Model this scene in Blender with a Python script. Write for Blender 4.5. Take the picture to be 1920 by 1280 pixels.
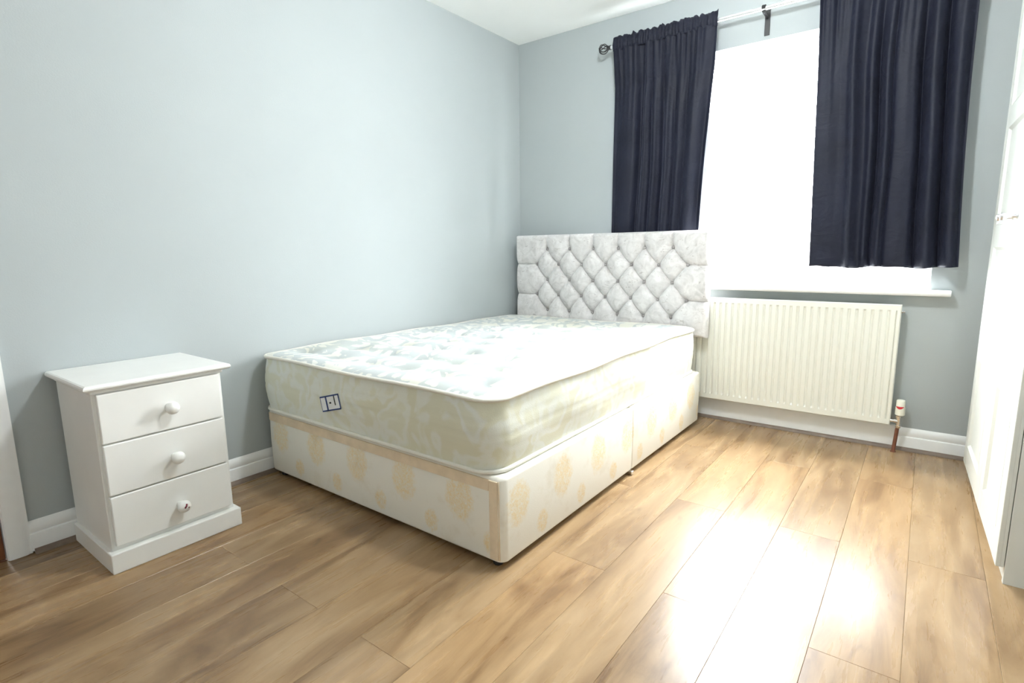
import bpy, bmesh, math, random
import numpy as np
from mathutils import Vector, Matrix

for o in list(bpy.data.objects):
    bpy.data.objects.remove(o, do_unlink=True)
scene = bpy.context.scene
col = scene.collection
random.seed(7)
rng = np.random.default_rng(7)

# ------------------------------------------------------------------ camera
CAM = (2.3907, -3.2837, 1.0097)
YAW, PITCH, ROLL, FPX = 0.6468, -0.1642, -0.0121, 1024.41
fw = Vector((-math.sin(YAW) * math.cos(PITCH), math.cos(YAW) * math.cos(PITCH), math.sin(PITCH)))
rt = Vector((math.cos(YAW), math.sin(YAW), 0))
up = rt.cross(fw)
r2 = rt * math.cos(ROLL) + up * math.sin(ROLL)
u2 = -rt * math.sin(ROLL) + up * math.cos(ROLL)
cd = bpy.data.cameras.new('camera')
cam = bpy.data.objects.new('camera', cd)
col.objects.link(cam)
cam.matrix_world = Matrix(((r2.x, u2.x, -fw.x, CAM[0]), (r2.y, u2.y, -fw.y, CAM[1]),
                           (r2.z, u2.z, -fw.z, CAM[2]), (0, 0, 0, 1)))
cd.sensor_width = 36.0
cd.lens = FPX / 1920 * 36.0
cd.clip_start = 0.02
scene.camera = cam

# ------------------------------------------------------------------ world, light, exposure
world = bpy.data.worlds.new('overcast_sky')
scene.world = world
world.use_nodes = True
wnt = world.node_tree
bg = wnt.nodes['Background']
# standard overcast sky: zenith three times as bright as the horizon, duller ground below it
wtc = wnt.nodes.new('ShaderNodeTexCoord')
wsp = wnt.nodes.new('ShaderNodeSeparateXYZ')
wnt.links.new(wtc.outputs['Generated'], wsp.inputs[0])
wmr = wnt.nodes.new('ShaderNodeMapRange')
wmr.inputs['From Min'].default_value = 0.0
wmr.inputs['From Max'].default_value = 1.0
wmr.inputs['To Min'].default_value = 1.0
wmr.inputs['To Max'].default_value = 3.0
wnt.links.new(wsp.outputs['Z'], wmr.inputs['Value'])
wgt = wnt.nodes.new('ShaderNodeMath')
wgt.operation = 'GREATER_THAN'
wgt.inputs[1].default_value = 0.0
wnt.links.new(wsp.outputs['Z'], wgt.inputs[0])
wmx = wnt.nodes.new('ShaderNodeMix')
wmx.inputs['A'].default_value = 0.5
wnt.links.new(wgt.outputs[0], wmx.inputs['Factor'])
wnt.links.new(wmr.outputs['Result'], wmx.inputs['B'])
wst = wnt.nodes.new('ShaderNodeMath')
wst.operation = 'MULTIPLY'
wst.inputs[1].default_value = SKY = 13.0
wnt.links.new(wmx.outputs['Result'], wst.inputs[0])
wnt.links.new(wst.outputs[0], bg.inputs[1])
bg.inputs[0].default_value = (0.955, 0.99, 1.0, 1)
pl = bpy.data.lights.new('window_portal', 'AREA')
pl.shape = 'RECTANGLE'
pl.size, pl.size_y = 1.62, 1.30
pl.cycles.is_portal = True
po = bpy.data.objects.new('window_portal', pl)
col.objects.link(po)
po.location = (1.61, 0.20, 1.445)
po.rotation_euler = (-math.pi / 2, 0, 0)
vs = scene.view_settings
vs.view_transform = 'Standard'
vs.look = 'None'
vs.exposure = 1.34
vs.gamma = 1.0
vs.use_curve_mapping = False
scene.cycles.max_bounces = 16
scene.cycles.diffuse_bounces = 8

# ------------------------------------------------------------------ materials
def new_mat(name):
    m = bpy.data.materials.new(name)
    m.use_nodes = True
    nt = m.node_tree
    return m, nt, nt.nodes['Principled BSDF']

def N(nt, t, **kw):
    n = nt.nodes.new(t)
    for k, v in kw.items():
        setattr(n, k, v)
    return n

def coords(nt, scale=(1, 1, 1), kind='Object', rand=False):
    tc = N(nt, 'ShaderNodeTexCoord')
    mp = N(nt, 'ShaderNodeMapping')
    mp.inputs['Scale'].default_value = scale
    nt.links.new(tc.outputs[kind], mp.inputs['Vector'])
    if rand:
        oi = N(nt, 'ShaderNodeObjectInfo')
        mu = N(nt, 'ShaderNodeMath', operation='MULTIPLY')
        mu.inputs[1].default_value = 57.0
        nt.links.new(oi.outputs['Random'], mu.inputs[0])
        cx = N(nt, 'ShaderNodeCombineXYZ')
        for i in range(3):
            nt.links.new(mu.outputs[0], cx.inputs[i])
        nt.links.new(cx.outputs[0], mp.inputs['Location'])
    return mp.outputs[0]

def noise(nt, vec, scale, detail=4, rough=.55, dist=0.0):
    n = N(nt, 'ShaderNodeTexNoise')
    n.inputs['Scale'].default_value = scale
    n.inputs['Detail'].default_value = detail
    n.inputs['Roughness'].default_value = rough
    n.inputs['Distortion'].default_value = dist
    nt.links.new(vec, n.inputs['Vector'])
    return n.outputs[0]

def ramp(nt, fac, stops, interp='LINEAR'):
    r = N(nt, 'ShaderNodeValToRGB')
    r.color_ramp.interpolation = interp
    els = r.color_ramp.elements
    while len(els) > 1:
        els.remove(els[-1])
    els[0].position = stops[0][0]
    els[0].color = (*stops[0][1], 1)
    for p, c in stops[1:]:
        e = els.new(p)
        e.color = (*c, 1)
    nt.links.new(fac, r.inputs[0])
    return r.outputs[0]

def mix(nt, fac, a, b, mode='MIX'):
    m = N(nt, 'ShaderNodeMix', data_type='RGBA', blend_type=mode)
    def put(s, v):
        if isinstance(v, bpy.types.NodeSocket):
            nt.links.new(v, s)
        elif isinstance(v, (int, float)):
            s.default_value = v
        else:
            s.default_value = (*v, 1)
    put(m.inputs[0], fac)
    put(m.inputs[6], a)
    put(m.inputs[7], b)
    return m.outputs[2]

def math_n(nt, op, a, b=None, clamp=False):
    m = N(nt, 'ShaderNodeMath', operation=op)
    m.use_clamp = clamp
    for i, v in enumerate((a, b)):
        if v is None:
            continue
        if isinstance(v, bpy.types.NodeSocket):
            nt.links.new(v, m.inputs[i])
        else:
            m.inputs[i].default_value = v
    return m.outputs[0]

def bump(nt, bsdf, h, strength=.2, dist=.01):
    b = N(nt, 'ShaderNodeBump')
    b.inputs['Strength'].default_value = strength
    b.inputs['Distance'].default_value = dist
    nt.links.new(h, b.inputs['Height'])
    nt.links.new(b.outputs[0], bsdf.inputs['Normal'])

def plain(name, c, rough=.5, metal=0.0, nz=None, spec=None, bmp=None):
    m, nt, b = new_mat(name)
    b.inputs['Roughness'].default_value = rough
    b.inputs['Metallic'].default_value = metal
    if spec is not None:
        b.inputs['Specular IOR Level'].default_value = spec
    v = coords(nt)
    f = noise(nt, v, nz[0] if nz else 12, 5)
    a = nz[1] if nz else .03
    cc = ramp(nt, f, [(.3, tuple(x * (1 - a) for x in c)), (.7, tuple(min(1, x * (1 + a)) for x in c))])
    nt.links.new(cc, b.inputs['Base Color'])
    if bmp:
        bump(nt, b, noise(nt, v, bmp[0], 3), bmp[1], .004)
    return m

M = {}
M['wall'] = plain('blue_grey_wall_paint', (.402, .437, .444), .72, nz=(3, .012), bmp=(180, .08))
M['ceiling'] = plain('white_ceiling_paint', (.89, .90, .885), .85, nz=(2, .01), bmp=(9, .25))
M['gloss'] = plain('white_gloss_paint', (.82, .83, .83), .35, nz=(20, .02))
M['rear'] = plain('rear_wall_paint', (.72, .73, .72), .75)
M['stand'] = plain('white_painted_pine', (.80, .80, .775), .38, nz=(8, .02), bmp=(60, .03))
M['cream_metal'] = plain('cream_enamel', (.76, .765, .70), .35, nz=(6, .01))
M['wardrobe'] = plain('white_foil', (.74, .76, .725), .4, nz=(6, .01))
M['trimwood'] = plain('grey_brown_beading', (.17, .125, .095), .5, nz=(30, .15))
M['black'] = plain('black_metal', (.018, .018, .02), .4)
M['rod'] = plain('brushed_steel', (.78, .79, .82), .28, 1.0)
M['chrome'] = plain('chrome', (.75, .74, .72), .2, 1.0)
M['copper'] = plain('painted_copper', (.21, .085, .055), .4, .3, nz=(40, .2))
M['plastic'] = plain('ivory_plastic', (.80, .80, .70), .4)
M['red'] = plain('red_print', (.55, .03, .04), .5)
M['chipred'] = plain('dark_red_chip', (.16, .012, .03), .6)
M['chipbrown'] = plain('worn_wood_edge', (.36, .24, .15), .7)
M['navyprint'] = plain('navy_print', (.03, .06, .2), .6)
M['labelwhite'] = plain('white_label_cloth', (.78, .79, .80), .7)
M['ink'] = plain('black_ink', (.02, .02, .02), .6)
M['piping'] = plain('white_piping_cloth', (.74, .72, .65), .8, bmp=(120, .2))
M['upvc'] = plain('white_upvc', (.88, .89, .89), .35)
M['tape'] = plain('peach_fabric_tape', (.74, .62, .46), .85, nz=(14, .10), bmp=(300, .15))
M['brass'] = plain('brass', (.7, .52, .22), .3, 1.0)
M['bare'] = plain('bare_batten', (.45, .31, .18), .7, nz=(20, .2))

def mat_glass():
    m, nt, b = new_mat('window_glass')
    nt.nodes.remove(b)
    out = nt.nodes['Material Output']
    tr = N(nt, 'ShaderNodeBsdfTransparent')
    gl = N(nt, 'ShaderNodeBsdfGlossy')
    gl.inputs['Roughness'].default_value = .01
    mx = N(nt, 'ShaderNodeMixShader')
    mx.inputs[0].default_value = .06
    nt.links.new(tr.outputs[0], mx.inputs[1])
    nt.links.new(gl.outputs[0], mx.inputs[2])
    nt.links.new(mx.outputs[0], out.inputs[0])
    return m
M['glass'] = mat_glass()

def mat_lamp():
    m, nt, b = new_mat('lit_opal_glass')
    b.inputs['Base Color'].default_value = (.85, .85, .83, 1)
    b.inputs['Emission Color'].default_value = (.93, .985, 1.0, 1)
    b.inputs['Emission Strength'].default_value = LAMP
    return m
LAMP = 152.0
M['lampglow'] = mat_lamp()

def mat_floor():
    m, nt, b = new_mat('oak_laminate')
    v = coords(nt, (8.5, 1.7, 8.5), rand=True)
    g1 = noise(nt, v, 1.0, 7, .62, .9)
    c1 = ramp(nt, g1, [(.26, (.150, .083, .039)), (.40, (.268, .170, .086)), (.52, (.368, .251, .136)),
                       (.66, (.428, .304, .176)), (.8, (.485, .363, .222))])
    v2 = coords(nt, (34, 2.6, 34), rand=True)
    g2 = noise(nt, v2, 1.0, 5, .6, .3)
    c2 = mix(nt, .55, c1, ramp(nt, g2, [(.15, (.42, .39, .37)), (.85, (1, 1, 1))]), 'MULTIPLY')
    v3 = coords(nt, (5, 2.0, 5), rand=True)
    g3 = noise(nt, v3, 1.3, 3, .5, 1.6)
    knot = ramp(nt, g3, [(.68, (1, 1, 1)), (.76, (.46, .40, .36))])
    c3 = mix(nt, .6, c2, knot, 'MULTIPLY')
    oi = N(nt, 'ShaderNodeObjectInfo')
    tint = ramp(nt, oi.outputs['Random'], [(0, (.86, .83, .80)), (.5, (1.0, .98, .95)), (1, (1.0, .93, .84))])
    c4 = mix(nt, 1.0, c3, tint, 'MULTIPLY')
    nt.links.new(c4, b.inputs['Base Color'])
    rr = ramp(nt, g2, [(.2, (.31, .31, .31)), (.8, (.25, .25, .25))])
    nt.links.new(rr, b.inputs['Roughness'])
    b.inputs['Specular IOR Level'].default_value = .45
    bump(nt, b, g2, .02, .0015)
    return m
M['floor'] = mat_floor()
M['floorbase'] = plain('underlay', (.05, .035, .025), .9)

def mat_wood():
    m, nt, b = new_mat('orange_brown_door_wood')
    v = coords(nt, (14, 14, 1.2))
    g = noise(nt, v, 1.0, 6, .6, .6)
    nt.links.new(ramp(nt, g, [(.3, (.11, .035, .012)), (.7, (.24, .085, .03))]), b.inputs['Base Color'])
    b.inputs['Roughness'].default_value = .4
    return m
M['doorwood'] = mat_wood()

def mat_curtain():
    m, nt, b = new_mat('navy_velvet')
    v = coords(nt)
    f = noise(nt, v, 5, 5, .6, .5)
    c = ramp(nt, f, [(.3, (.0062, .0076, .0175)), (.7, (.0115, .0138, .029))])
    nt.links.new(c, b.inputs['Base Color'])
    b.inputs['Roughness'].default_value = .62
    b.inputs['Sheen Weight'].default_value = .09
    b.inputs['Specular IOR Level'].default_value = .3
    b.inputs['Sheen Roughness'].default_value = .35
    b.inputs['Sheen Tint'].default_value = (.62, .66, .9, 1)
    v2 = coords(nt, (9, 9, 14))
    w = noise(nt, v2, 1.0, 3, .5, 1.6)
    bump(nt, b, w, .30, .016)
    tl = N(nt, 'ShaderNodeBsdfTranslucent')
    tl.inputs[0].default_value = (.10, .10, .19, 1)
    mx = N(nt, 'ShaderNodeMixShader')
    mx.inputs[0].default_value = .035
    out = nt.nodes['Material Output']
    nt.links.new(b.outputs[0], mx.inputs[1])
    nt.links.new(tl.outputs[0], mx.inputs[2])
    nt.links.new(mx.outputs[0], out.inputs[0])
    return m
M['curtain'] = mat_curtain()

def mat_headboard():
    m, nt, b = new_mat('silver_crushed_velvet')
    v = coords(nt)
    f = noise(nt, v, 16, 6, .65, 1.2)
    c = ramp(nt, f, [(.32, (.50, .485, .48)), (.5, (.62, .60, .595)), (.66, (.70, .685, .68))])
    f2 = noise(nt, coords(nt, (26, 26, 60)), 1.0, 4, .65, 1.5)
    fl = ramp(nt, f2, [(.60, (1, 1, 1)), (.69, (.52, .48, .46))])
    c = mix(nt, .75, c, fl, 'MULTIPLY')
    nt.links.new(c, b.inputs['Base Color'])
    b.inputs['Roughness'].default_value = .6
    b.inputs['Sheen Weight'].default_value = .3
    bump(nt, b, f, .12, .006)
    return m
M['headboard'] = mat_headboard()
M['button'] = plain('shade_darkened_velvet_button', (.33, .31, .305), .6)  # colour set darker than the velvet to imitate shade in the tufting dimples

def mat_mattress(top):
    m, nt, b = new_mat('damask_mattress_top' if top else 'damask_mattress_side')
    v = coords(nt)
    # curling leaf shapes: distorted voronoi against a warped wave
    wp = N(nt, 'ShaderNodeTexNoise')
    wp.inputs['Scale'].default_value = 5.0
    wp.inputs['Detail'].default_value = 2
    nt.links.new(v, wp.inputs['Vector'])
    vm = N(nt, 'ShaderNodeVectorMath', operation='SCALE')
    nt.links.new(wp.outputs['Color'], vm.inputs[0])
    vm.inputs['Scale'].default_value = .34
    va = N(nt, 'ShaderNodeVectorMath', operation='ADD')
    nt.links.new(v, va.inputs[0])
    nt.links.new(vm.outputs[0], va.inputs[1])
    vo = N(nt, 'ShaderNodeTexVoronoi', feature='SMOOTH_F1')
    vo.inputs['Scale'].default_value = 10.5
    vo.inputs['Smoothness'].default_value = .35
    nt.links.new(va.outputs[0], vo.inputs['Vector'])
    d = vo.outputs['Distance']
    n2 = noise(nt, va.outputs[0], 11, 4, .6, 1.5)
    h = math_n(nt, 'ADD', d, math_n(nt, 'MULTIPLY', n2, .55))
    if top:
        c = ramp(nt, h, [(.60, (.69, .69, .65)), (.63, (.475, .51, .51)), (.86, (.465, .50, .50)), (.89, (.68, .675, .62))])
        n3 = noise(nt, v, 2.4, 2)
        c = mix(nt, ramp(nt, n3, [(.50, (0, 0, 0)), (.66, (.40, .40, .40))]), c, (.84, .82, .68), 'MULTIPLY')
    else:
        c = ramp(nt, h, [(.50, (.68, .69, .585)), (.68, (.72, .745, .70)), (.82, (.72, .74, .695)), (.96, (.67, .67, .55))])
        n3 = noise(nt, v, 3.0, 4)
        c = mix(nt, .35, c, ramp(nt, n3, [(.35, (1, 1, 1)), (.7, (.92, .88, .72))]), 'MULTIPLY')
    nt.links.new(c, b.inputs['Base Color'])
    b.inputs['Roughness'].default_value = .62
    b.inputs['Sheen Weight'].default_value = .15
    bump(nt, b, noise(nt, v, 260, 2), .12, .003)
    return m
M['mtop'] = mat_mattress(True)
M['mside'] = mat_mattress(False)

def mat_divan():
    m, nt, b = new_mat('cream_gold_damask_divan')
    tc = N(nt, 'ShaderNodeTexCoord')
    sp = N(nt, 'ShaderNodeSeparateXYZ')
    nt.links.new(tc.outputs['Object'], sp.inputs[0])
    v = tc.outputs['Object']
    s = math_n(nt, 'ADD', sp.outputs[0], sp.outputs[1])
    z = sp.outputs[2]
    wob = noise(nt, v, 30, 5, .7)
    fine = noise(nt, v, 85, 4, .65, 1.5)

    def medallion(period, off, zc, rs, rz):
        a = math_n(nt, 'FRACT', math_n(nt, 'ADD', math_n(nt, 'DIVIDE', s, period), 50 + off))
        a = math_n(nt, 'MULTIPLY', math_n(nt, 'SUBTRACT', a, .5), period / rs)
        c = math_n(nt, 'DIVIDE', math_n(nt, 'SUBTRACT', z, zc), rz)
        r = math_n(nt, 'SQRT', math_n(nt, 'ADD', math_n(nt, 'MULTIPLY', a, a), math_n(nt, 'MULTIPLY', c, c)))
        r = math_n(nt, 'ADD', r, math_n(nt, 'MULTIPLY', math_n(nt, 'SUBTRACT', wob, .5), .9))
        return ramp(nt, r, [(.70, (1, 1, 1)), (1.05, (0, 0, 0))])
    mask = mix(nt, 1.0, medallion(.27, .1, .205, .068, .088), medallion(.27, .6, .085, .036, .045), 'ADD')
    mask = mix(nt, 1.0, mask, ramp(nt, fine, [(.36, (.05, .05, .05)), (.62, (.85, .85, .85))]), 'MULTIPLY')
    base = mix(nt, noise(nt, v, 2.5, 3), (.80, .79, .735), (.83, .805, .725))
    gold = mix(nt, mask, base, (.79, .63, .35))
    dirt = noise(nt, v, 7, 5, .65)
    gold = mix(nt, .4, gold, ramp(nt, dirt, [(.55, (1, 1, 1)), (.75, (.74, .66, .52))]), 'MULTIPLY')
    nt.links.new(gold, b.inputs['Base Color'])
    b.inputs['Roughness'].default_value = .75
    bump(nt, b, noise(nt, v, 300, 2), .12, .003)
    return m
M['divan'] = mat_divan()

# ------------------------------------------------------------------ mesh helpers
def link(name, me, parent=None, loc=None):
    o = bpy.data.objects.new(name, me)
    col.objects.link(o)
    if parent is not None:
        o.parent = parent
    if loc is not None:
        o.location = loc
    return o

def finish(bm, name, mat, parent=None, smooth=False, origin=None, angle=None):
    """bm is in world coordinates unless parent/origin say otherwise: verts are moved to the local frame."""
    if origin is None and parent is not None:
        origin = parent.get('_o', (0, 0, 0))
        origin = tuple(origin)
    if origin is not None:
        bmesh.ops.translate(bm, verts=bm.verts, vec=-Vector(origin))
    bmesh.ops.recalc_face_normals(bm, faces=bm.faces)
    me = bpy.data.meshes.new(name)
    bm.to_mesh(me)
    bm.free()
    for mm in (mat if isinstance(mat, (list, tuple)) else [mat]):
        me.materials.append(mm)
    if smooth:
        for p in me.polygons:
            p.use_smooth = True
        if angle is not None:
            me.set_sharp_from_angle(angle=math.radians(angle))
    if parent is None:
        o = link(name, me, None, origin)
    else:
        o = link(name, me, parent)
    o['_o'] = tuple(origin) if origin is not None else (0, 0, 0)
    return o

def thing(name, label, cat, loc, group=None):
    o = bpy.data.objects.new(name, None)
    col.objects.link(o)
    o.location = loc
    o.empty_display_size = .1
    o['_o'] = tuple(loc)
    o['label'] = label
    o['category'] = cat
    if group:
        o['group'] = group
    return o

def structure(o):
    o['kind'] = 'structure'
    return o

def box(bm, x0, x1, y0, y1, z0, z1, bev=0.0, seg=2, mat=0):
    r = bmesh.ops.create_cube(bm, size=1.0)
    vs_ = r['verts']
    for v in vs_:
        v.co = Vector(((x0 + x1) / 2 + v.co.x * (x1 - x0), (y0 + y1) / 2 + v.co.y * (y1 - y0),
                       (z0 + z1) / 2 + v.co.z * (z1 - z0)))
    if bev > 0:
        es = list({e for v in vs_ for e in v.link_edges})
        rr = bmesh.ops.bevel(bm, geom=es, offset=bev, segments=seg, affect='EDGES', profile=.5)
    return bm

def nb():
    return bmesh.new()

def bx(name, mat, parent, x0, x1, y0, y1, z0, z1, bev=0.002, seg=2, origin=None):
    bm = nb()
    box(bm, x0, x1, y0, y1, z0, z1, bev, seg)
    return finish(bm, name, mat, parent, smooth=False, origin=origin)

def lathe(bm, prof, base, axis, n=24):
    """prof: list of (distance along axis, radius)."""
    ax = Vector(axis).normalized()
    t = Vector((0, 0, 1)) if abs(ax.z) < .9 else Vector((1, 0, 0))
    a = ax.cross(t).normalized()
    b = ax.cross(a)
    rings = []
    for d, r in prof:
        c = Vector(base) + ax * d
        if r < 1e-6:
            rings.append([bm.verts.new(c)])
        else:
            rings.append([bm.verts.new(c + (a * math.cos(2 * math.pi * i / n) + b * math.sin(2 * math.pi * i / n)) * r) for i in range(n)])
    for p, q in zip(rings, rings[1:]):
        for i in range(n):
            j = (i + 1) % n
            if len(p) == 1 and len(q) == 1:
                continue
            if len(p) == 1:
                bm.faces.new((p[0], q[i], q[j]))
            elif len(q) == 1:
                bm.faces.new((p[i], p[j], q[0]))
            else:
                bm.faces.new((p[i], p[j], q[j], q[i]))
    for rg, flip in ((rings[0], True), (rings[-1], False)):
        if len(rg) > 1:
            bm.faces.new(rg[::-1] if flip else rg)

def tube(bm, pts, r, n=10, closed=False):
    pts = [Vector(p) for p in pts]
    k = len(pts)
    rings = []
    ref = None
    for i, p in enumerate(pts):
        a = pts[(i - 1) % k] if (closed or i > 0) else p
        c = pts[(i + 1) % k] if (closed or i < k - 1) else p
        d = (c - a).normalized()
        if ref is None:
            ref = d.orthogonal().normalized()
        s = (ref - d * ref.dot(d)).normalized()
        ref = s
        t = d.cross(s)
        rings.append([bm.verts.new(p + (s * math.cos(2 * math.pi * j / n) + t * math.sin(2 * math.pi * j / n)) * r) for j in range(n)])
    m = k if closed else k - 1
    for i in range(m):
        p, q = rings[i], rings[(i + 1) % k]
        for j in range(n):
            bm.faces.new((p[j], p[(j + 1) % n], q[(j + 1) % n], q[j]))
    if not closed:
        bm.faces.new(rings[0][::-1])
        bm.faces.new(rings[-1])

def prism(bm, prof, p0, p1, out, upv=(0, 0, 1)):
    """extrude a 2D profile (out, up) from p0 to p1."""
    out = Vector(out)
    upv = Vector(upv)
    a = [bm.verts.new(Vector(p0) + out * u + upv * w) for u, w in prof]
    b = [bm.verts.new(Vector(p1) + out * u + upv * w) for u, w in prof]
    n = len(prof)
    for i in range(n):
        j = (i + 1) % n
        bm.faces.new((a[i], a[j], b[j], b[i]))
    bm.faces.new(a[::-1])
    bm.faces.new(b)

def grid_faces(bm, rows, closed=False):
    for p, q in zip(rows, rows[1:]):
        n = len(p)
        for i in range(n if closed else n - 1):
            j = (i + 1) % n
            bm.faces.new((p[i], p[j], q[j], q[i]))

# ------------------------------------------------------------------ the room
H = 2.411
XR, YR = 3.27, -4.25          # right wall, rear wall
WX0, WX1, WZ0, WZ1 = .81, 2.411, .80, 2.087
DY0, DY1, DZ = -3.74, -2.957, 2.01

# floor: dark underlay, laminate planks laid towards the window
bm = nb()
box(bm, -.12, XR, YR, .0, -.06, -.009)
floor = structure(finish(bm, 'floor', M['floorbase']))
floor['label'] = 'brown oak laminate floor of long planks'
PW, PL = .193, 1.285
plank_cache = {}
def plank_mesh(w, l):
    key = (round(w, 4), round(l, 4))
    if key in plank_cache:
        return plank_cache[key]
    bm = nb()
    g = .0002
    x0, x1, y0, y1 = -w / 2 + g, w / 2 - g, -l / 2 + g, l / 2 - g
    c = .0007
    lo = [bm.verts.new(p) for p in ((x0, y0, -.009), (x1, y0, -.009), (x1, y1, -.009), (x0, y1, -.009))]
    md = [bm.verts.new(p) for p in ((x0, y0, -c), (x1, y0, -c), (x1, y1, -c), (x0, y1, -c))]
    tp = [bm.verts.new(p) for p in ((x0 + c, y0 + c, 0), (x1 - c, y0 + c, 0), (x1 - c, y1 - c, 0), (x0 + c, y1 - c, 0))]
    for a, b in ((lo, md), (md, tp)):
        for i in range(4):
            j = (i + 1) % 4
            bm.faces.new((a[i], a[j], b[j], b[i]))
    bm.faces.new(tp)
    bm.faces.new(lo[::-1])
    bmesh.ops.recalc_face_normals(bm, faces=bm.faces)
    me = bpy.data.meshes.new('plank')
    bm.to_mesh(me)
    bm.free()
    me.materials.append(M['floor'])
    plank_cache[key] = me
    return me
for k in range(-4, 15):
    xa, xb = 2.62 - PW * k - PW, 2.62 - PW * k
    xa, xb = max(xa, 0.0), min(xb, XR)
    if xb - xa < .01:
        continue
    j0 = (-1.202 if k % 2 == 0 else -.548) + PL
    ys = [0.0]
    y = j0
    while y > -.002:
        y -= PL
    while y > YR:
        ys.append(y)
        y -= PL
    ys.append(YR)
    for ya, yb in zip(ys, ys[1:]):
        o = link('plank', plank_mesh(xb - xa, ya - yb), floor)
        o.location = ((xa + xb) / 2, (ya + yb) / 2, 0)

bm = nb(); box(bm, -.12, XR + .12, YR - .12, .28, H, H + .1)
ceil = structure(finish(bm, 'ceiling', M['ceiling']))

def wall_with_hole(name, mat, a0, a1, z1, h0, h1, hz0, hz1, mk):
    bm = nb()
    for (p, q, r_, s) in ((a0, h0, 0, z1), (h1, a1, 0, z1), (h0, h1, 0, hz0), (h0, h1, hz1, z1)):
        if q - p > 1e-4 and s - r_ > 1e-4:
            mk(bm, p, q, r_, s)
    bmesh.ops.remove_doubles(bm, verts=bm.verts, dist=1e-5)
    return structure(finish(bm, name, mat))
wall_with_hole('wall_window', M['wall'], -.12, XR + .12, H, WX0, WX1, WZ0 - .03, WZ1,
               lambda bm, p, q, r_, s: box(bm, p, q, 0, .28, r_, s))
wall_with_hole('wall_left', M['wall'], YR, 0, H, DY0, DY1, 0, DZ,
               lambda bm, p, q, r_, s: box(bm, -.12, 0, p, q, r_, s))
bm = nb(); box(bm, XR, XR + .12, YR, 0, 0, H)
structure(finish(bm, 'wall_right', M['wall']))
bm = nb(); box(bm, -.12, XR + .12, YR - .12, YR, 0, H)
structure(finish(bm, 'wall_rear', M['rear']))

# skirting boards
SK = [(0, .010), (.018, .010), (.018, .064), (.0165, .069), (.0105, .0715), (.0105, .074), (.0125, .078), (.0115, .097), (.006, .107), (.002, .113), (0, .113)]
SKP = [(0, .005), (.017, .005), (.017, .118), (.014, .122), (0, .122)]
bm = nb(); prism(bm, SK, (0, 0, 0), (0, -2.894, 0), (1, 0, 0))
structure(finish(bm, 'baseboard_left', M['gloss'], smooth=True, angle=30))
bm = nb(); prism(bm, SK, (2.349, 0, 0), (XR, 0, 0), (0, -1, 0))
structure(finish(bm, 'baseboard_window', M['gloss'], smooth=True, angle=30))
bm = nb(); prism(bm, SKP, (.018, 0, 0), (2.349, 0, 0), (0, -1, 0))
structure(finish(bm, 'baseboard_radiator', M['gloss'], smooth=True, angle=30))
bm = nb(); prism(bm, SK, (XR, 0, 0), (XR, YR, 0), (-1, 0, 0))
structure(finish(bm, 'baseboard_right', M['gloss'], smooth=True, angle=30))
SC = [(0, 0), (.016, 0), (.015, .004), (.010, .011), (.004, .016), (0, .017)]
bm = nb(); prism(bm, SC, (.018, -.018, 0), (.018, -2.888, 0), (1, 0, 0))
structure(finish(bm, 'trim_1', M['trimwood'], smooth=True, angle=40))
bm = nb(); prism(bm, SC, (.034, -.018, 0), (XR - .02, -.018, 0), (0, -1, 0))
structure(finish(bm, 'trim_2', M['trimwood'], smooth=True, angle=40))

# door, lining and architrave on the left wall (only its edge is in view)
AR = [(0, 0), (.010, 0), (.016, .004), (.018, .012), (.018, .048), (.014, .056), (.014, .064), (0, .064)]
def arch(y, sgn):
    bm = nb()
    prism(bm, AR, (0, y, 0.002), (0, y, DZ + .06), (1, 0, 0), (0, sgn, 0))
    return bm
structure(finish(arch(DY1, 1), 'trim_3', M['gloss'], smooth=True, angle=30))
structure(finish(arch(DY0, -1), 'trim_4', M['gloss'], smooth=True, angle=30))
bm = nb(); box(bm, 0, .018, DY0, DY1, DZ, DZ + .06, .003)
structure(finish(bm, 'trim_5', M['gloss']))
bm = nb(); box(bm, -.046, -.006, DY0 + .002, DY1 - .002, .004, DZ - .002, .002)
door = structure(finish(bm, 'door_1', M['doorwood']))
for z0, z1 in ((.2, .9), (1.05, 1.85)):
    for y0, y1 in ((DY0 + .11, DY0 + .35), (DY0 + .43, DY1 - .11)):
        bx('door_panel', M['doorwood'], door, -.007, -.001, y0, y1, z0, z1, .003)
bm = nb(); lathe(bm, [(0, .024), (.006, .024), (.008, .009), (.04, .009), (.044, .02), (.06, .026), (.07, .018), (.072, 0)], (-.006, DY0 + .06, 1.0), (1, 0, 0))
finish(bm, 'door_handle', M['brass'], door, smooth=True, angle=40)

bm = nb(); box(bm, -.12, -.0005, DY0, DY1, -.0085, .003, .001)
structure(finish(bm, 'trim_6', M['doorwood']))

# window
win = bpy.data.objects.new('window_1', None)
col.objects.link(win)
win.location = (1.61, .12, WZ0)
win['_o'] = (1.61, .12, WZ0)
win['label'] = 'white framed window blown out by daylight'
structure(win)
F0, F1 = .12, .17
def fr(name, x0, x1, z0, z1, y0=F0, y1=F1):
    return bx(name, M['upvc'], win, x0, x1, y0, y1, z0, z1, .004)
fb = .038
fr('window_frame', WX0, WX0 + fb, WZ0, WZ1)
fr('window_frame', WX1 - fb, WX1, WZ0, WZ1)
fr('window_frame', WX0 + fb, WX1 - fb, WZ1 - .008, WZ1 + .04)
fr('window_frame', WX0 + fb, WX1 - fb, WZ0, WZ0 + fb)
MU = (1.27, 1.95)
for x in MU:
    fr('mullion', x - .022, x + .022, WZ0 + fb, WZ1 - .008)
xs = (WX0 + fb, MU[0] - .022, MU[0] + .022, MU[1] - .022, MU[1] + .022, WX1 - fb)
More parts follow.
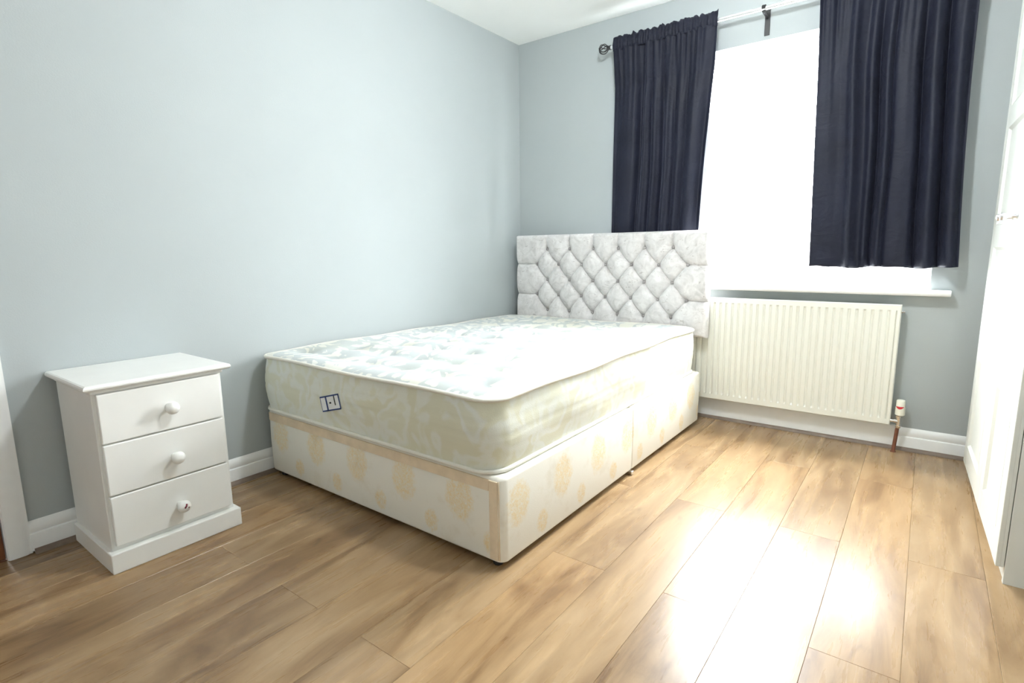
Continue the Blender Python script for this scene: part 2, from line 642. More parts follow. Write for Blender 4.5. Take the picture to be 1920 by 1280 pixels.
for i in range(3):
    bx('pane', M['glass'], win, xs[2 * i], xs[2 * i + 1], .142, .148, WZ0 + fb, WZ1 - .008, 0)
# sill with a bullnose front
bm = nb()
prof = [(-.118, 0), (-.118, -.028), (.052, -.028)] + [(.052 + .014 * math.sin(a), -.014 - .014 * math.cos(a)) for a in np.linspace(.3, math.pi - .3, 7)] + [(.052, 0)]
prism(bm, [(u, w) for u, w in prof], (WX0, 0, WZ0 + .003), (WX1, 0, WZ0 + .003), (0, -1, 0))
finish(bm, 'window_sill', M['gloss'], win, smooth=True, angle=35)
for xa, xb in ((.735, WX0), (WX1, 2.492)):
    bm = nb()
    p2 = [(max(u, 0.0), w) for u, w in prof]
    prism(bm, p2, (xa, 0, WZ0 + .003), (xb, 0, WZ0 + .003), (0, -1, 0))
    finish(bm, 'sill_horn', M['gloss'], win, smooth=True, angle=35)

# ------------------------------------------------------------------ bed
BX0, BX1, BYF, BYH = .035, 1.402, -2.032, -.171
BZ0, BZ1 = .022, .3125
bed = thing('divan_bed_base', 'cream divan bed base with gold damask medallions under the mattress', 'bed base', ((BX0 + BX1) / 2, (BYF + BYH) / 2, 0))
SPLIT = -1.085
def rbox(bm, x0, x1, y0, y1, z0, z1, rad, corner_sel, e=.012):
    """upholstered box: chosen vertical corners rounded by rad, soft horizontal edges."""
    pts = []
    for cx, cy, a0, on in ((x1, y1, 0, 'ne'), (x0, y1, 90, 'nw'), (x0, y0, 180, 'sw'), (x1, y0, 270, 'se')):
        r = rad if on in corner_sel else .008
        sx = -1 if cx == x1 else 1
        sy = -1 if cy == y1 else 1
        for i in range(9):
            a = math.radians(a0 + 90 * i / 8)
            pts.append((cx + sx * r + r * math.cos(a), cy + sy * r + r * math.sin(a)))
    mx, my = (x0 + x1) / 2, (y0 + y1) / 2
    def loop(inset, z):
        out = []
        for x, y in pts:
            dx, dy = x - mx, y - my
            hx, hy = (x1 - x0) / 2, (y1 - y0) / 2
            out.append(bm.verts.new((mx + dx * (1 - inset / hx), my + dy * (1 - inset / hy), z)))
        return out
    rows = [loop(e, z0)]
    for i in range(1, 4):
        a = math.pi / 2 * i / 3
        rows.append(loop(e * (1 - math.sin(a)), z0 + e * (1 - math.cos(a))))
    rows.append(loop(-.002, (z0 + z1) / 2))
    for i in range(0, 4):
        a = math.pi / 2 * i / 3
        rows.append(loop(e * (1 - math.cos(a)), z1 - e + e * math.sin(a)))
    grid_faces(bm, rows, closed=True)
    bm.faces.new(rows[0][::-1])
    bm.faces.new(rows[-1])
for y0, y1, cs in ((BYF, SPLIT - .002, ('sw', 'se')), (SPLIT + .002, BYH, ('nw', 'ne'))):
    bm = nb()
    rbox(bm, BX0, BX1, y0, y1, BZ0, BZ1, .028, cs)
    finish(bm, 'base_section', M['divan'], bed, smooth=True, angle=50)
b_ = bx('top_band', M['tape'], bed, BX0 + .02, BX1 - .055, BYF - .004, BYF + .01, .262, BZ1 - .012, .002)
b_['label'] = 'peach fabric band along the foot end'
b_ = bx('corner_tape', M['tape'], bed, BX1 - .053, BX1 - .020, BYF - .0045, BYF + .01, BZ0 + .012, BZ1 - .013, .002)
bm = nb(); tube(bm, [(BX1 - .0165, BYF + .001, z) for z in np.linspace(BZ0 + .012, BZ1 - .012, 12)], .0022, 6)
finish(bm, 'corner_seam', M['tape'], bed, smooth=True)
for x in (BX0 + .06, BX1 - .05):
    for y in (BYF + .035, SPLIT - .04, SPLIT + .04, BYH - .06):
        bm = nb()
        lathe(bm, [(0, .016), (.004, .018), (.016, .018), (.024, .014)], (x, y, 0), (0, 0, 1), 14)
        finish(bm, 'glide', M['black'], bed, smooth=True, angle=40)
bx('link_bar', M['chrome'], bed, BX1 - .03, BX1 + .006, SPLIT - .012, SPLIT + .012, .004, .018, .002)

# mattress
MX0, MX1, MYF, MYH, MZ0, MZ1 = .022, 1.375, -2.045, -.182, .3135, .560
mat_t = thing('mattress', 'pale damask mattress with white piping and a blue edged tag', 'mattress', ((MX0 + MX1) / 2, (MYF + MYH) / 2, MZ0))
def contour(x0, x1, y0, y1, rad, per=12, edge=26):
    pts = []
    cs = ((x1 - rad, y0 + rad, -90), (x1 - rad, y1 - rad, 0), (x0 + rad, y1 - rad, 90), (x0 + rad, y0 + rad, 180))
    for i, (cx, cy, a0) in enumerate(cs):
        for k in range(per + 1):
            a = math.radians(a0 + 90 * k / per)
            pts.append((cx + rad * math.cos(a), cy + rad * math.sin(a)))
        nx, ny, na = cs[(i + 1) % 4]
        a = math.radians(na)
        q = (nx + rad * math.cos(a), ny + rad * math.sin(a))
        p = pts[-1]
        for k in range(1, edge):
            t = k / edge
            pts.append((p[0] + (q[0] - p[0]) * t, p[1] + (q[1] - p[1]) * t))
    return pts
CT = contour(MX0, MX1, MYF, MYH, .085)
mcx, mcy = (MX0 + MX1) / 2, (MYF + MYH) / 2
def wavy(x, y):
    return .004 * math.sin(7 * x + 3 * y) + .003 * math.sin(11 * y - 4 * x + 1)
def side_off(t):
    return .012 * math.sin(math.pi * t) - .004
def cpt(i, off):
    x, y = CT[i]
    p, q = CT[i - 1], CT[(i + 1) % len(CT)]
    tx, ty = q[0] - p[0], q[1] - p[1]
    l = math.hypot(tx, ty)
    return x + ty / l * off, y - tx / l * off
n = len(CT)
bm = nb()
rows = []
NR = 24
for k in range(NR + 1):
    t = k / NR
    quilt = -.0016 * math.exp(-((t * 5) % 1 - .5) ** 2 / .004) if 0.05 < t < .95 else 0
    rr = []
    for i in range(n):
        x, y = cpt(i, side_off(t) + quilt + .002 * math.sin(9 * CT[i][0] + 13 * CT[i][1] + 5 * t))
        rr.append(bm.verts.new((x, y, MZ0 + .006 + (MZ1 - MZ0 - .012) * t + wavy(x, y) * t)))
    rows.append(rr)
grid_faces(bm, rows, closed=True)
bm.faces.new(rows[0][::-1])
finish(bm, 'side_border', M['mside'], mat_t, smooth=True, angle=60)
# quilted top
TUF = [(MX0 + .135 + .215 * i + (.107 if j % 2 else 0), MYF + .15 + .195 * j) for j in range(10) for i in range(6)]
TUF = np.array([p for p in TUF if p[0] < MX1 - .08])
def top_z(x, y, edge):
    d2 = (TUF[:, 0] - x) ** 2 + (TUF[:, 1] - y) ** 2
    dip = np.exp(-d2 / .0022).sum() * .026 + np.exp(-d2 / .010).sum() * .010
    cre = abs(math.sin((y - MYF - .15) / .195 * math.pi))
    puff = .020 * (1 - math.exp(-edge / .05))
    return MZ1 + puff - dip * (1 - math.exp(-edge / .08)) - .009 * math.exp(-(cre / .25) ** 2) * (1 - math.exp(-edge / .08)) + wavy(x, y)
bm = nb()
rows = []
fr_ = [1.0 - (k / 46) for k in range(46)]
for f in fr_:
    rr = []
    for i in range(n):
        x, y = mcx + (CT[i][0] - mcx) * f, mcy + (CT[i][1] - mcy) * f
        e = min(x - MX0, MX1 - x, y - MYF, MYH - y)
        rr.append(bm.verts.new((x, y, top_z(x, y, max(e, 0)) - (.004 if f == 1 else 0))))
    rows.append(rr)
grid_faces(bm, rows, closed=True)
c = bm.verts.new((mcx, mcy, top_z(mcx, mcy, .5)))
for i in range(n):
    bm.faces.new((rows[-1][i], rows[-1][(i + 1) % n], c))
finish(bm, 'quilted_top', M['mtop'], mat_t, smooth=True)
for z, t in ((MZ1 - .002, 1), (MZ0 + .008, 0)):
    bm = nb()
    tube(bm, [(*cpt(i, .000), z + wavy(*CT[i]) * t) for i in range(n)], .0075, 8, closed=True)
    finish(bm, 'piping', M['piping'], mat_t, smooth=True)
# sewn label
LX, LZ, LW, LH, LA = .5665, .4295, .128, .062, math.radians(15)
ly = MYF - .0115
def lab(name, mat, u0, u1, w0, w1, d, parent):
    bm = nb()
    box(bm, u0, u1, ly - d, ly - d + .0012, w0, w1)
    bmesh.ops.translate(bm, verts=bm.verts, vec=(0, -ly, 0))
    bmesh.ops.rotate(bm, verts=bm.verts, cent=(0, 0, 0), matrix=Matrix.Rotation(-LA, 3, 'Y'))
    bmesh.ops.translate(bm, verts=bm.verts, vec=(LX, ly, LZ))
    return finish(bm, name, mat, parent)
tag_ = lab('label_tag', M['labelwhite'], -LW / 2, LW / 2, -LH / 2, LH / 2, 0, mat_t)
tag_['label'] = 'white sewn tag with blue borders'
for u0, u1, w0, w1, mt in ((-LW / 2, LW / 2, LH / 2 - .0055, LH / 2, 'navyprint'), (-LW / 2, LW / 2, -LH / 2, -LH / 2 + .0055, 'navyprint'),
                           (LW / 2 - .006, LW / 2, -LH / 2, LH / 2, 'navyprint'), (-LW / 2, -LW / 2 + .002, -LH / 2, LH / 2, 'navyprint'),
                           (-.029, -.020, -LH / 2, LH / 2, 'navyprint'), (.028, .034, -.012, LH / 2 - .004, 'ink'), (-.006, .006, -.003, .004, 'ink')):
    lab('print_mark', M[mt], u0, u1, w0, w1, .0008, tag_)

# headboard
HX0, HX1, HZ0, HZ1, HYB, HYF = .072, 1.416, .50, 1.114, -.105, -.168
hb = thing('headboard', 'silver crushed velvet headboard with diamond button tufting', 'headboard', ((HX0 + HX1) / 2, (HYB + HYF) / 2, HZ0))
P_ = .1757
RZ = (1.019, .917, .8135, .711, .607)
rowsb = []
for j, z in enumerate(RZ):
    rowsb.append([(.3185 + P_ * k, z) for k in range(6)] if j % 2 == 0 else [(.2325 + P_ * k, z) for k in range(7)])
segs = []
for a, b in zip(rowsb, rowsb[1:]):
    for p in a:
        for q in b:
            if abs(p[0] - q[0]) < .12:
                segs.append((p, q))
for p in rowsb[0]:
    segs.append((p, (p[0] + .002, HZ1)))
for p in rowsb[4]:
    segs.append((p, (p[0], HZ0)))
for r_ in (rowsb[1], rowsb[3]):
    segs.append((r_[0], (HX0, r_[0][1] + .002)))
    segs.append((r_[-1], (HX1, r_[-1][1] - .002)))
NX, NZ = 420, 192
gx = np.linspace(HX0, HX1, NX)
gz = np.linspace(HZ0, HZ1, NZ)
X, Z = np.meshgrid(gx, gz)
D = np.full(X.shape, 9.0)
for (ax, az), (qx, qz) in segs:
    dx, dz = qx - ax, qz - az
    t = np.clip(((X - ax) * dx + (Z - az) * dz) / (dx * dx + dz * dz), 0, 1)
    D = np.minimum(D, np.hypot(X - ax - t * dx, Z - az - t * dz))
DB = np.full(X.shape, 9.0)
for r_ in rowsb:
    for p in r_:
        DB = np.minimum(DB, np.hypot(X - p[0], Z - p[1]))
edge = np.minimum(np.minimum(X - HX0, HX1 - X), np.minimum(Z - HZ0, HZ1 - Z))
puff = 1 - np.exp(-(D / .022) ** .9)
depth = .026 * puff * (1 - .85 * np.exp(-(DB / .030) ** 2)) + .018 * (1 - np.exp(-(DB / .018) ** 2))
depth = depth - .0062 * np.exp(-(D / .0042) ** 2) * (.55 + .6 * np.exp(-(DB / .035) ** 2))
roundo = np.sqrt(np.clip(1 - (1 - np.clip(edge / .022, 0, 1)) ** 2, 0, 1))
lump = .0016 * np.sin(37 * X + 11 * Z) * np.sin(29 * Z - 9 * X)
Y = -.122 - (depth + lump) * (.25 + .75 * roundo) + .012 * (1 - roundo)
bm = nb()
V = [[bm.verts.new((X[j, i], Y[j, i], Z[j, i])) for i in range(NX)] for j in range(NZ)]
grid_faces(bm, V)
per = [V[0][i] for i in range(NX)] + [V[j][-1] for j in range(1, NZ)] + [V[-1][i] for i in range(NX - 2, -1, -1)] + [V[j][0] for j in range(NZ - 2, 0, -1)]
bk = [bm.verts.new((v.co.x, HYB, v.co.z)) for v in per]
m_ = len(per)
for i in range(m_):
    j = (i + 1) % m_
    bm.faces.new((per[i], per[j], bk[j], bk[i]))
bm.faces.new(bk)
finish(bm, 'tufted_pad', M['headboard'], hb, smooth=True, angle=70)
bm = nb()
lathe(bm, [(0, .0085), (.003, .0095), (.006, .008), (.008, .004), (.0085, 0)], (0, 0, 0), (0, -1, 0), 12)
bmesh.ops.recalc_face_normals(bm, faces=bm.faces)
bme = bpy.data.meshes.new('button'); bm.to_mesh(bme); bm.free()
bme.materials.append(M['button'])
for p in bme.polygons:
    p.use_smooth = True
for r_ in rowsb:
    for p in r_:
        o = link('button', bme, hb)
        o.location = Vector((p[0], -.1255, p[1])) - Vector(hb['_o'])
for x in (.42, 1.06):
    bx('strut', M['bare'], hb, x - .03, x + .03, -.163, -.143, .02, .505, .002)

# ------------------------------------------------------------------ bedside drawers
ns = thing('bedside_drawers', 'white painted three-drawer bedside chest against the left wall', 'bedside table', (.21, -2.568, 0))
NY0, NY1 = -2.764, -2.374
bx('carcass', M['stand'], ns, .022, .372, NY0, NY1, .03, .60, .002)
bm = nb()
PB = [(.0, 0), (.0, .060), (-.003, .065), (-.008, .067), (-.028, .067), (-.028, 0)]
box(bm, .030, .400, -2.776, -2.360, 0, .067, .003)
finish(bm, 'plinth', M['stand'], ns)
bm = nb()
TX0, TX1, TY0, TY1 = .004, .403, -2.788, -2.348
levels = [(.012, .600), (.004, .603), (0, .608), (0, .613), (.003, .618), (.008, .6205)]
rows = []
for ins, z in levels:
    rows.append([bm.verts.new(p) for p in ((TX0, TY0 + ins, z), (TX1 - ins, TY0 + ins, z), (TX1 - ins, TY1 - ins, z), (TX0, TY1 - ins, z))])
grid_faces(bm, rows, closed=True)
bm.faces.new(rows[0][::-1]); bm.faces.new(rows[-1])
top_ = finish(bm, 'top', M['stand'], ns)
bx('cornice', M['stand'], ns, .022, .381, NY0 - .006, NY1 + .006, .588, .601, .004)
# worn corners where the paint has come off
for x, y, w in ((.3995, -2.775, .018), (.400, -2.735, .012), (.4, -2.52, .02), (.4, -2.46, .03)):
    bm = nb()
    tube(bm, [(x - .0035, y, .6172), (x - .0032, y + w, .6174)], .0018, 6)
    finish(bm, 'worn_edge', M['chipbrown'], top_, smooth=True)
for i, (z1, z0) in enumerate(((.586, .4265), (.4215, .2545), (.2495, .083))):
    d = bx('drawer', M['stand'], ns, .30, .386, NY0 + .010, NY1 - .011, z0, z1, .0035, 3)
    kz = (.504, .329, .153)[i]
    bm = nb()
    lathe(bm, [(0, .014), (.004, .0125), (.010, .0115), (.015, .014), (.021, .0195), (.028, .0215), (.035, .0195), (.040, .013), (.0425, .006), (.043, 0)],
          (.386, -2.556, kz), (1, 0, 0), 24)
    finish(bm, 'knob', M['stand'], d, smooth=True)
    if i == 2:
        for pts in (((.004, .011), (.001, .004), (-.004, -.002)), ((.007, -.004), (.011, -.003))):
            bm = nb()
            def onk(u, w):
                return (.386 + .043 - (u * u + w * w) / .042 * .8, -2.556 + u, kz + w)
            tube(bm, [onk(*q) for q in pts], .0030 if len(pts) == 3 else .0018, 8)
            o = finish(bm, 'paint_chip', M['chipred'], d, smooth=True)

# ------------------------------------------------------------------ radiator
RX0, RX1, RZ0, RZ1, RYF, RYB = 1.216, 2.313, .134, .733, -.079, -.040
rad = thing('radiator', 'cream ribbed panel radiator under the window', 'radiator', ((RX0 + RX1) / 2, (RYF + RYB) / 2, RZ0))
nrib = 32
pitch = (RX1 - RX0 - .036) / nrib
xs_ = [RX0, RX0 + .004]
prof_x = [(RX0, .005), (RX0 + .004, 0.0), (RX0 + .016, 0)]
for k in range(nrib):
    a = RX0 + .018 + pitch * k
    for f, dpt in ((.02, 1), (.14, 1), (.30, -.0), (.5, -.12), (.86, 0), (.98, .9)):
        prof_x.append((a + pitch * f, dpt))
prof_x += [(RX1 - .016, 0), (RX1 - .004, 0), (RX1, .005)]
zr = [(RZ0, 0, .005), (RZ0 + .004, 0, 0), (RZ0 + .030, 0, 0), (RZ0 + .040, 1, 0), (RZ0 + .055, 1, 0), ((RZ0 + RZ1) / 2, 1, 0),
      (RZ1 - .050, 1, 0), (RZ1 - .036, 1, 0), (RZ1 - .028, 0, 0), (RZ1 - .004, 0, 0), (RZ1, 0, .005)]
bm = nb()
rows = []
for z, act, back in zr:
    rr = []
    for x, d in prof_x:
        edgeb = d if d in (.005,) else 0
        yv = RYF + max(back, edgeb) + (d * .0075 * act if edgeb == 0 else 0)
        rr.append(bm.verts.new((x, yv, z)))
    rows.append(rr)
grid_faces(bm, rows)
per = rows[0] + [r_[-1] for r_ in rows[1:]] + rows[-1][-2::-1] + [r_[0] for r_ in rows[-2:0:-1]]
bk = [bm.verts.new((v.co.x, RYF + .014, v.co.z)) for v in per]
for i in range(len(per)):
    j = (i + 1) % len(per)
    bm.faces.new((per[i], per[j], bk[j], bk[i]))
bm.faces.new(bk)
finish(bm, 'ribbed_panel', M['cream_metal'], rad, smooth=True, angle=35)
bx('back_panel', M['cream_metal'], rad, RX0 + .01, RX1 - .006, RYB - .012, RYB, RZ0 + .012, RZ1 - .004, .002)
bx('top_grille', M['cream_metal'], rad, RX0 + .012, RX1 - .012, RYF + .013, RYB - .011, RZ1 - .02, RZ1 - .006, .001)
for x in (RX0 + .0, RX1 - .006):
    bx('end_cap', M['cream_metal'], rad, x, x + .006, RYF + .012, RYB, RZ0 + .01, RZ1 - .002, .001)
for x in (1.4, 2.1):
    for z in (.22, .66):
        bx('wall_bracket', M['cream_metal'], rad, x - .015, x + .015, RYB - .001, -.0, z - .02, z + .02, .001)
bm = nb(); lathe(bm, [(0, .007), (.006, .007), (.008, .004), (.014, .004)], (RX1, -.060, RZ1 - .036), (1, 0, 0), 12)
finish(bm, 'air_vent', M['chrome'], rad, smooth=True, angle=40)
# thermostatic valve
VX, VY = 2.347, -.070
bm = nb()
lathe(bm, [(0, .011), (.006, .013), (.014, .013), (.016, .010), (.05, .0115), (.052, .0155), (.060, .0155), (.062, .012), (.066, .012)], (VX, VY, .125), (0, 0, 1), 20)
lathe(bm, [(0, .010), (.01, .012), (.018, .012), (.019, .008), (.034, .008)], (VX, VY, .158), (-1, 0, 0), 16)
finish(bm, 'valve_body', M['chrome'], rad, smooth=True, angle=35)
bm = nb()
lathe(bm, [(0, .016), (.003, .0205), (.040, .0205), (.0425, .0185), (.046, .0185), (.072, .0185), (.076, .0165), (.078, .010), (.078, 0)], (VX + .002, VY, .190), (0, 0, 1), 28)
head = finish(bm, 'thermostat_head', M['plastic'], rad, smooth=True, angle=35)
bm = nb()
ra, rb = [], []
for k in range(15):
    t = -1 + 2 * k / 14
    a = math.radians(-90 + 52 + t * 50) - math.radians(52) + math.radians(-8)
    rr_ = .0212
    zt = .2365
    zb = .2365 - .012 * (1 - t * t) - .0006
    ra.append(bm.verts.new((VX + .002 + rr_ * math.cos(a), VY + rr_ * math.sin(a), zt)))
    rb.append(bm.verts.new((VX + .002 + rr_ * math.cos(a), VY + rr_ * math.sin(a), zb)))
for k in range(14):
    bm.faces.new((ra[k], ra[k + 1], rb[k + 1], rb[k]))
o = finish(bm, 'red_crescent_mark', M['red'], head)
md = o.modifiers.new('thick', 'SOLIDIFY'); md.thickness = .001; md.offset = 0
bm = nb(); tube(bm, [(VX - .002, VY, .128), (VX - .006, VY, .06), (VX - .010, VY, 0.0)], .0085, 14)
finish(bm, 'feed_pipe', M['copper'], rad, smooth=True, angle=40)
bm = nb(); lathe(bm, [(0, .013), (.004, .013), (.006, .009)], (VX - .010, VY, 0), (0, 0, 1), 16)
finish(bm, 'pipe_collar', M['copper'], rad, smooth=True, angle=40)

# ------------------------------------------------------------------ curtain rod
RODY, RODZ = -.088, 2.212
rod = thing('curtain_rod', 'silver curtain rod with black cage finials above the window', 'curtain rod', (1.61, RODY, RODZ))
bm = nb(); tube(bm, [(.752, RODY, RODZ), (2.468, RODY, RODZ)], .0105, 18)
finish(bm, 'pole', M['rod'], rad if False else rod, smooth=True, angle=40)
def finial(x, s):
    f = finish_empty = None
    bm = nb()
    lathe(bm, [(0, .0135), (.006, .0135), (.007, .0115), (.016, .0115), (.017, .0135), (.022, .0135)], (x, RODY, RODZ), (s, 0, 0), 18)
    o = finish(bm, 'finial', M['black'], rod, smooth=True, angle=35)
    cxx = x + s * (.022 + .027)
    for k in range(4):
        bm = nb()
        a = math.pi * k / 4
        tilt = .5
        pts = []
        for i in range(28):
            t = 2 * math.pi * i / 28
            c_, s_ = math.cos(t), math.sin(t)
            v = Vector((c_ * .028, s_ * .028 * math.cos(a), s_ * .028 * math.sin(a)))
            v = Matrix.Rotation(tilt * c_, 3, 'X') @ v
            pts.append((cxx + v.x, RODY + v.y, RODZ + v.z))
        tube(bm, pts, .0028, 6, closed=True)
        finish(bm, 'cage_wire', M['black'], o, smooth=True)
finial(.752, -1)
finial(2.468, 1)
for x in (.80, 1.612, 2.42):
    br = bx('bracket', M['black'], rod, x - .013, x + .013, -.005, 0, 2.108, 2.235, .001)
    bx('bracket_arm', M['black'], br, x - .006, x + .006, RODY - .004, -.004, 2.190, 2.198, .001)
    bm = nb()
    pts = [(x, RODY + .0145 * math.cos(a), RODZ + .0145 * math.sin(a)) for a in np.linspace(math.radians(-110), math.radians(200), 18)]
    for dx in (-.006, 0, .006):
        tube(bm, [(p[0] + dx, p[1], p[2]) for p in pts], .0034, 6)
    finish(bm, 'rod_clip', M['black'], br, smooth=True)

# ------------------------------------------------------------------ curtains
def curtain(label, x0t, x1t, x0b, x1b, zb, ymid, folds, seed, edge_swing):
    rs = np.random.default_rng(seed)
    root = thing('curtain', label, 'curtain', ((x0t + x1t) / 2, RODY, zb), 'navy velvet curtains at the window')
    NU, NV = 220, 120
    ph = rs.uniform(0, 6.28, 12)
    zt = 2.193
    def yy(u, v):
        s = 0
        for ut, ub, w, a in folds:
            c = ut + (ub - ut) * v
            s += a * math.exp(-((u - c) / w) ** 2) * (.35 + .65 * min(1, v * 3))
        g = math.exp(-v * 5)
        s += g * .006 * math.sin(58 * u + ph[0] + 2.5 * math.sin(7 * u)) + g * .004 * math.sin(113 * u + ph[1] + 2 * math.sin(9 * u))
        s += .004 * math.sin(15 * u + ph[2] + 1.2 * v + 1.5 * math.sin(5 * u)) * (.3 + .7 * v) + .0025 * math.sin(33 * u + ph[3] - 1.5 * v)
        s += .0020 * math.sin(17 * v + 9 * u + ph[4] + 2 * math.sin(4 * v + 6 * u)) * math.sin(8 * u + ph[5])
        return s
    bm = nb()
    rows = []
    for j in range(NV + 1):
        v = j / NV
        rr = []
        for i in range(NU + 1):
            u = i / NU
            xl = x0t + (x0b - x0t) * v
            xr = x1t + (x1b - x1t) * v + edge_swing(v)
            x = xl + (xr - xl) * u + .003 * math.sin(9 * v + ph[6]) * (1 - abs(2 * u - 1)) * 2
            z = zt + (zb - zt) * v
            if j == NV:
                z += .002 * math.sin(31 * u + ph[7])
            z += .004 * math.sin(14 * u + ph[8]) * v ** 4
            k = min(1, v * 6)
            y = RODY - .013 + (ymid - RODY + .013) * k + yy(u, v)
            rr.append(bm.verts.new((x, min(y, -.016), z)))
        rows.append(rr)
    grid_faces(bm, rows)
    o = finish(bm, 'drape', M['curtain'], root, smooth=True)
    md = o.modifiers.new('thickness', 'SOLIDIFY'); md.thickness = .0025
    # gathered rod pocket and frill
    bm = nb()
    rows = []
    NU2 = 260
    jag = [rs.uniform(-1, 1) for _ in range(60)]
    def jagf(u):
        t = u * 42
        i = int(t)
        f = t - i
        return jag[i % 60] * (1 - f) + jag[(i + 1) % 60] * f
    prof = [(-.010, .046, 1.0), (-.013, .032, .9), (-.015, .019, .5), (-.0185, .010, .6), (-.0215, 0, .7), (-.0185, -.012, .6), (-.0145, -.021, .5), (-.013, -.030, .8)]
    for (dy, dz, ja) in prof:
        rr = []
        for i in range(NU2 + 1):
            u = i / NU2
            x = x0t + (x1t - x0t) * u
            gz_ = 0
            if dz > .04:
                gz_ = .009 * jagf(u)
            elif dz > .03:
                gz_ = .004 * jagf(u)
            gy = ja * (.0035 * math.sin(150 * u + ph[9] + 4 * math.sin(11 * u)) + .002 * math.sin(241 * u + ph[10]) + .003 * jagf(u * .77 + .1))
            if dz > .025:
                gy += .007 * jagf(u * .9) * (dz - .019) / .027
            rr.append(bm.verts.new((x, RODY + dy + gy, RODZ + dz + gz_)))
        rows.append(rr)
    grid_faces(bm, rows)
    o = finish(bm, 'gathered_heading', M['curtain'], root, smooth=True)
    md = o.modifiers.new('thickness', 'SOLIDIFY'); md.thickness = .0025; md.offset = -1 if False else 0
    return root

curtain('navy velvet curtain hanging behind the headboard', .772, 1.385, .757, 1.308, .905, -.058,
        [(.05, .03, .035, .012), (.16, .14, .085, -.020), (.30, .27, .035, .034), (.355, .345, .022, -.016), (.405, .42, .016, .018), (.455, .475, .022, -.016),
         (.52, .55, .020, .022), (.575, .61, .024, -.018), (.64, .685, .018, .016), (.70, .74, .026, -.016), (.76, .80, .020, .014), (.86, .88, .055, -.022), (.965, .96, .03, .016)], 3,
        lambda v: -.012 * math.sin(math.pi * v))
curtain('navy velvet curtain hanging nearest the white wardrobe', 1.868, 2.470, 1.903, 2.505, .910, -.082,
        [(.07, .06, .05, .006), (.15, .17, .05, .010), (.25, .29, .028, -.034), (.325, .36, .035, .014), (.385, .40, .025, -.012), (.445, .435, .026, .040), (.50, .49, .025, -.026),
         (.535, .52, .014, .016), (.61, .61, .075, -.022), (.705, .725, .026, .044), (.775, .80, .036, -.034), (.848, .88, .026, .050), (.92, .945, .045, -.030), (.985, .985, .02, .012)], 5,
        lambda v: -.010 * math.sin(math.pi * v))

# ------------------------------------------------------------------ wardrobe (stands a little askew to the window wall)
WA, WB = Vector((2.600, -.185, 0)), Vector((2.636, -1.195, 0))
wl = (WB - WA).length
wd = thing('wardrobe', 'white panelled two-door wardrobe beside the window wall', 'wardrobe', tuple(WA))
wd.rotation_euler = (0, 0, math.atan2(WB.y - WA.y, WB.x - WA.x))     # local +x runs along the doors towards the camera
wd['_o'] = (0, 0, 0)
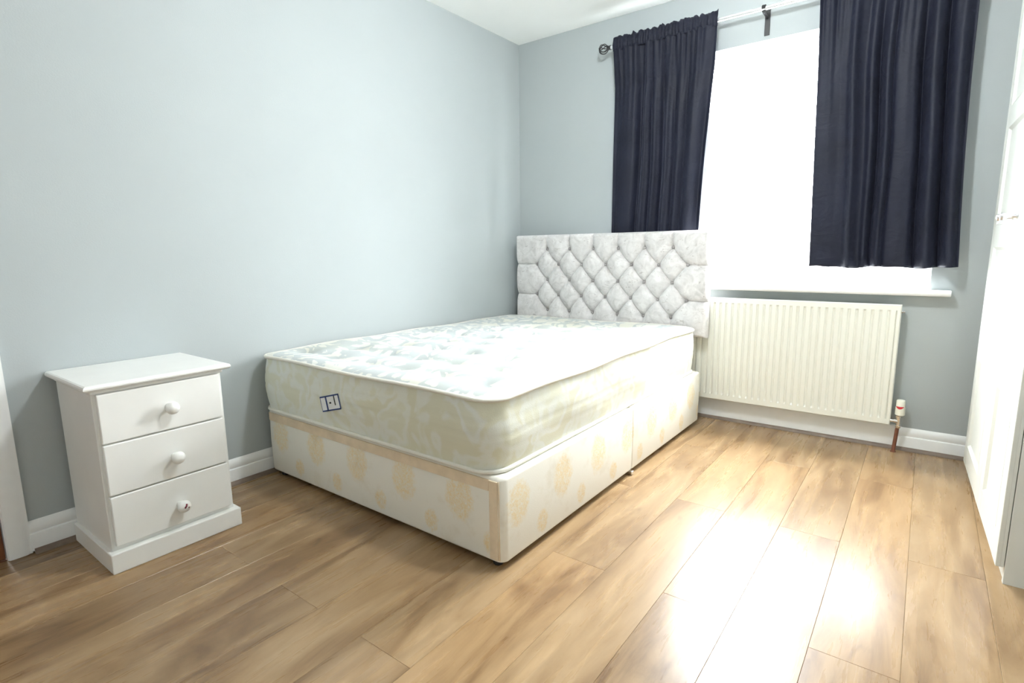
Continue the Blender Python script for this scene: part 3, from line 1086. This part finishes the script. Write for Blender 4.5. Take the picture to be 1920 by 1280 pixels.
# local frame: x along front, y: +y = into the wardrobe (away from the room), door faces at y = 0
WH, DT, WDEP = 2.10, .020, .56
bx('side_panel', M['wardrobe'], wd, wl - .018, wl, DT + .002, WDEP, 0, WH, .001)
bx('side_panel', M['wardrobe'], wd, 0, .018, DT + .002, WDEP, 0, WH, .001)
bx('top_panel', M['wardrobe'], wd, .018, wl - .018, DT + .002, WDEP, WH - .018, WH, .001)
bx('floor_panel', M['wardrobe'], wd, .018, wl - .018, DT + .002, WDEP, .05, .068, .001)
bx('plinth', M['wardrobe'], wd, .018, wl - .018, DT + .006, DT + .022, 0, .05, .001)
bx('back_panel', M['wardrobe'], wd, .018, wl - .018, WDEP - .008, WDEP, .068, WH - .018, .001)
def wdoor(x0, x1, knob_at):
    z0, z1 = .052, WH - .003
    st = .078
    root = bx('door', M['wardrobe'], wd, x0, x1, .012, DT, z0, z1, .001)
    pz = ((.142, .531), (.620, 1.003), (1.089, 1.469), (1.553, 2.015))
    bx('stile', M['wardrobe'], root, x0, x0 + st, 0, .0125, z0, z1, .0015)
    bx('stile', M['wardrobe'], root, x1 - st, x1, 0, .0125, z0, z1, .0015)
    rz = [z0] + [q for p in pz for q in p] + [z1]
    for a, b in zip(rz[0::2], rz[1::2]):
        bx('rail', M['wardrobe'], root, x0 + st - .001, x1 - st + .001, 0.0003, .0125, a, b, .0015)
    for a, b in pz:
        # sloped bead round the recessed panel
        bm = nb()
        xa, xb = x0 + st, x1 - st
        o_ = [bm.verts.new(p) for p in ((xa, .002, a), (xb, .002, a), (xb, .002, b), (xa, .002, b))]
        k = .011
        i_ = [bm.verts.new(p) for p in ((xa + k, .0115, a + k), (xb - k, .0115, a + k), (xb - k, .0115, b - k), (xa + k, .0115, b - k))]
        for q in range(4):
            r__ = (q + 1) % 4
            bm.faces.new((o_[q], o_[r__], i_[r__], i_[q]))
        bm.faces.new(i_)
        ob = finish(bm, 'recessed_panel', M['wardrobe'], root)
        md = ob.modifiers.new('thickness', 'SOLIDIFY'); md.thickness = .003; md.offset = -1
    bm = nb()
    lathe(bm, [(0, .009), (.003, .009), (.005, .005), (.026, .005), (.030, .009), (.036, .0125), (.043, .012), (.047, .007), (.048, 0)], (knob_at, 0, 1.105), (0, -1, 0), 18)
    finish(bm, 'knob', M['rod'], root, smooth=True)
GAP = .532
wdoor(.001, GAP - .0015, GAP - .042)
wdoor(GAP + .0015, wl - .0005, GAP + .042)
# ------------------------------------------------------------------ ceiling light (above the frame; it throws the finial's shadow on the wall)
lamp = thing('ceiling_light', 'round opal glass ceiling light on the ceiling beside the bed', 'ceiling light', (1.70, -1.65, H))
bm = nb(); lathe(bm, [(0, .07), (.012, .07), (.018, .05), (.03, .045)], (1.70, -1.65, H), (0, 0, -1), 28)
finish(bm, 'ceiling_rose', M['gloss'], lamp, smooth=True, angle=40)
bm = nb()
lathe(bm, [(.026, .04)] + [(.09 - .075 * math.cos(a), .075 * math.sin(a)) for a in np.linspace(.62, math.pi, 14)[:-1]] + [(.165, 0)], (1.70, -1.65, H), (0, 0, -1), 28)
finish(bm, 'opal_globe', M['lampglow'], lamp, smooth=True)

for o in list(bpy.data.objects):
    if '_o' in o:
        del o['_o']
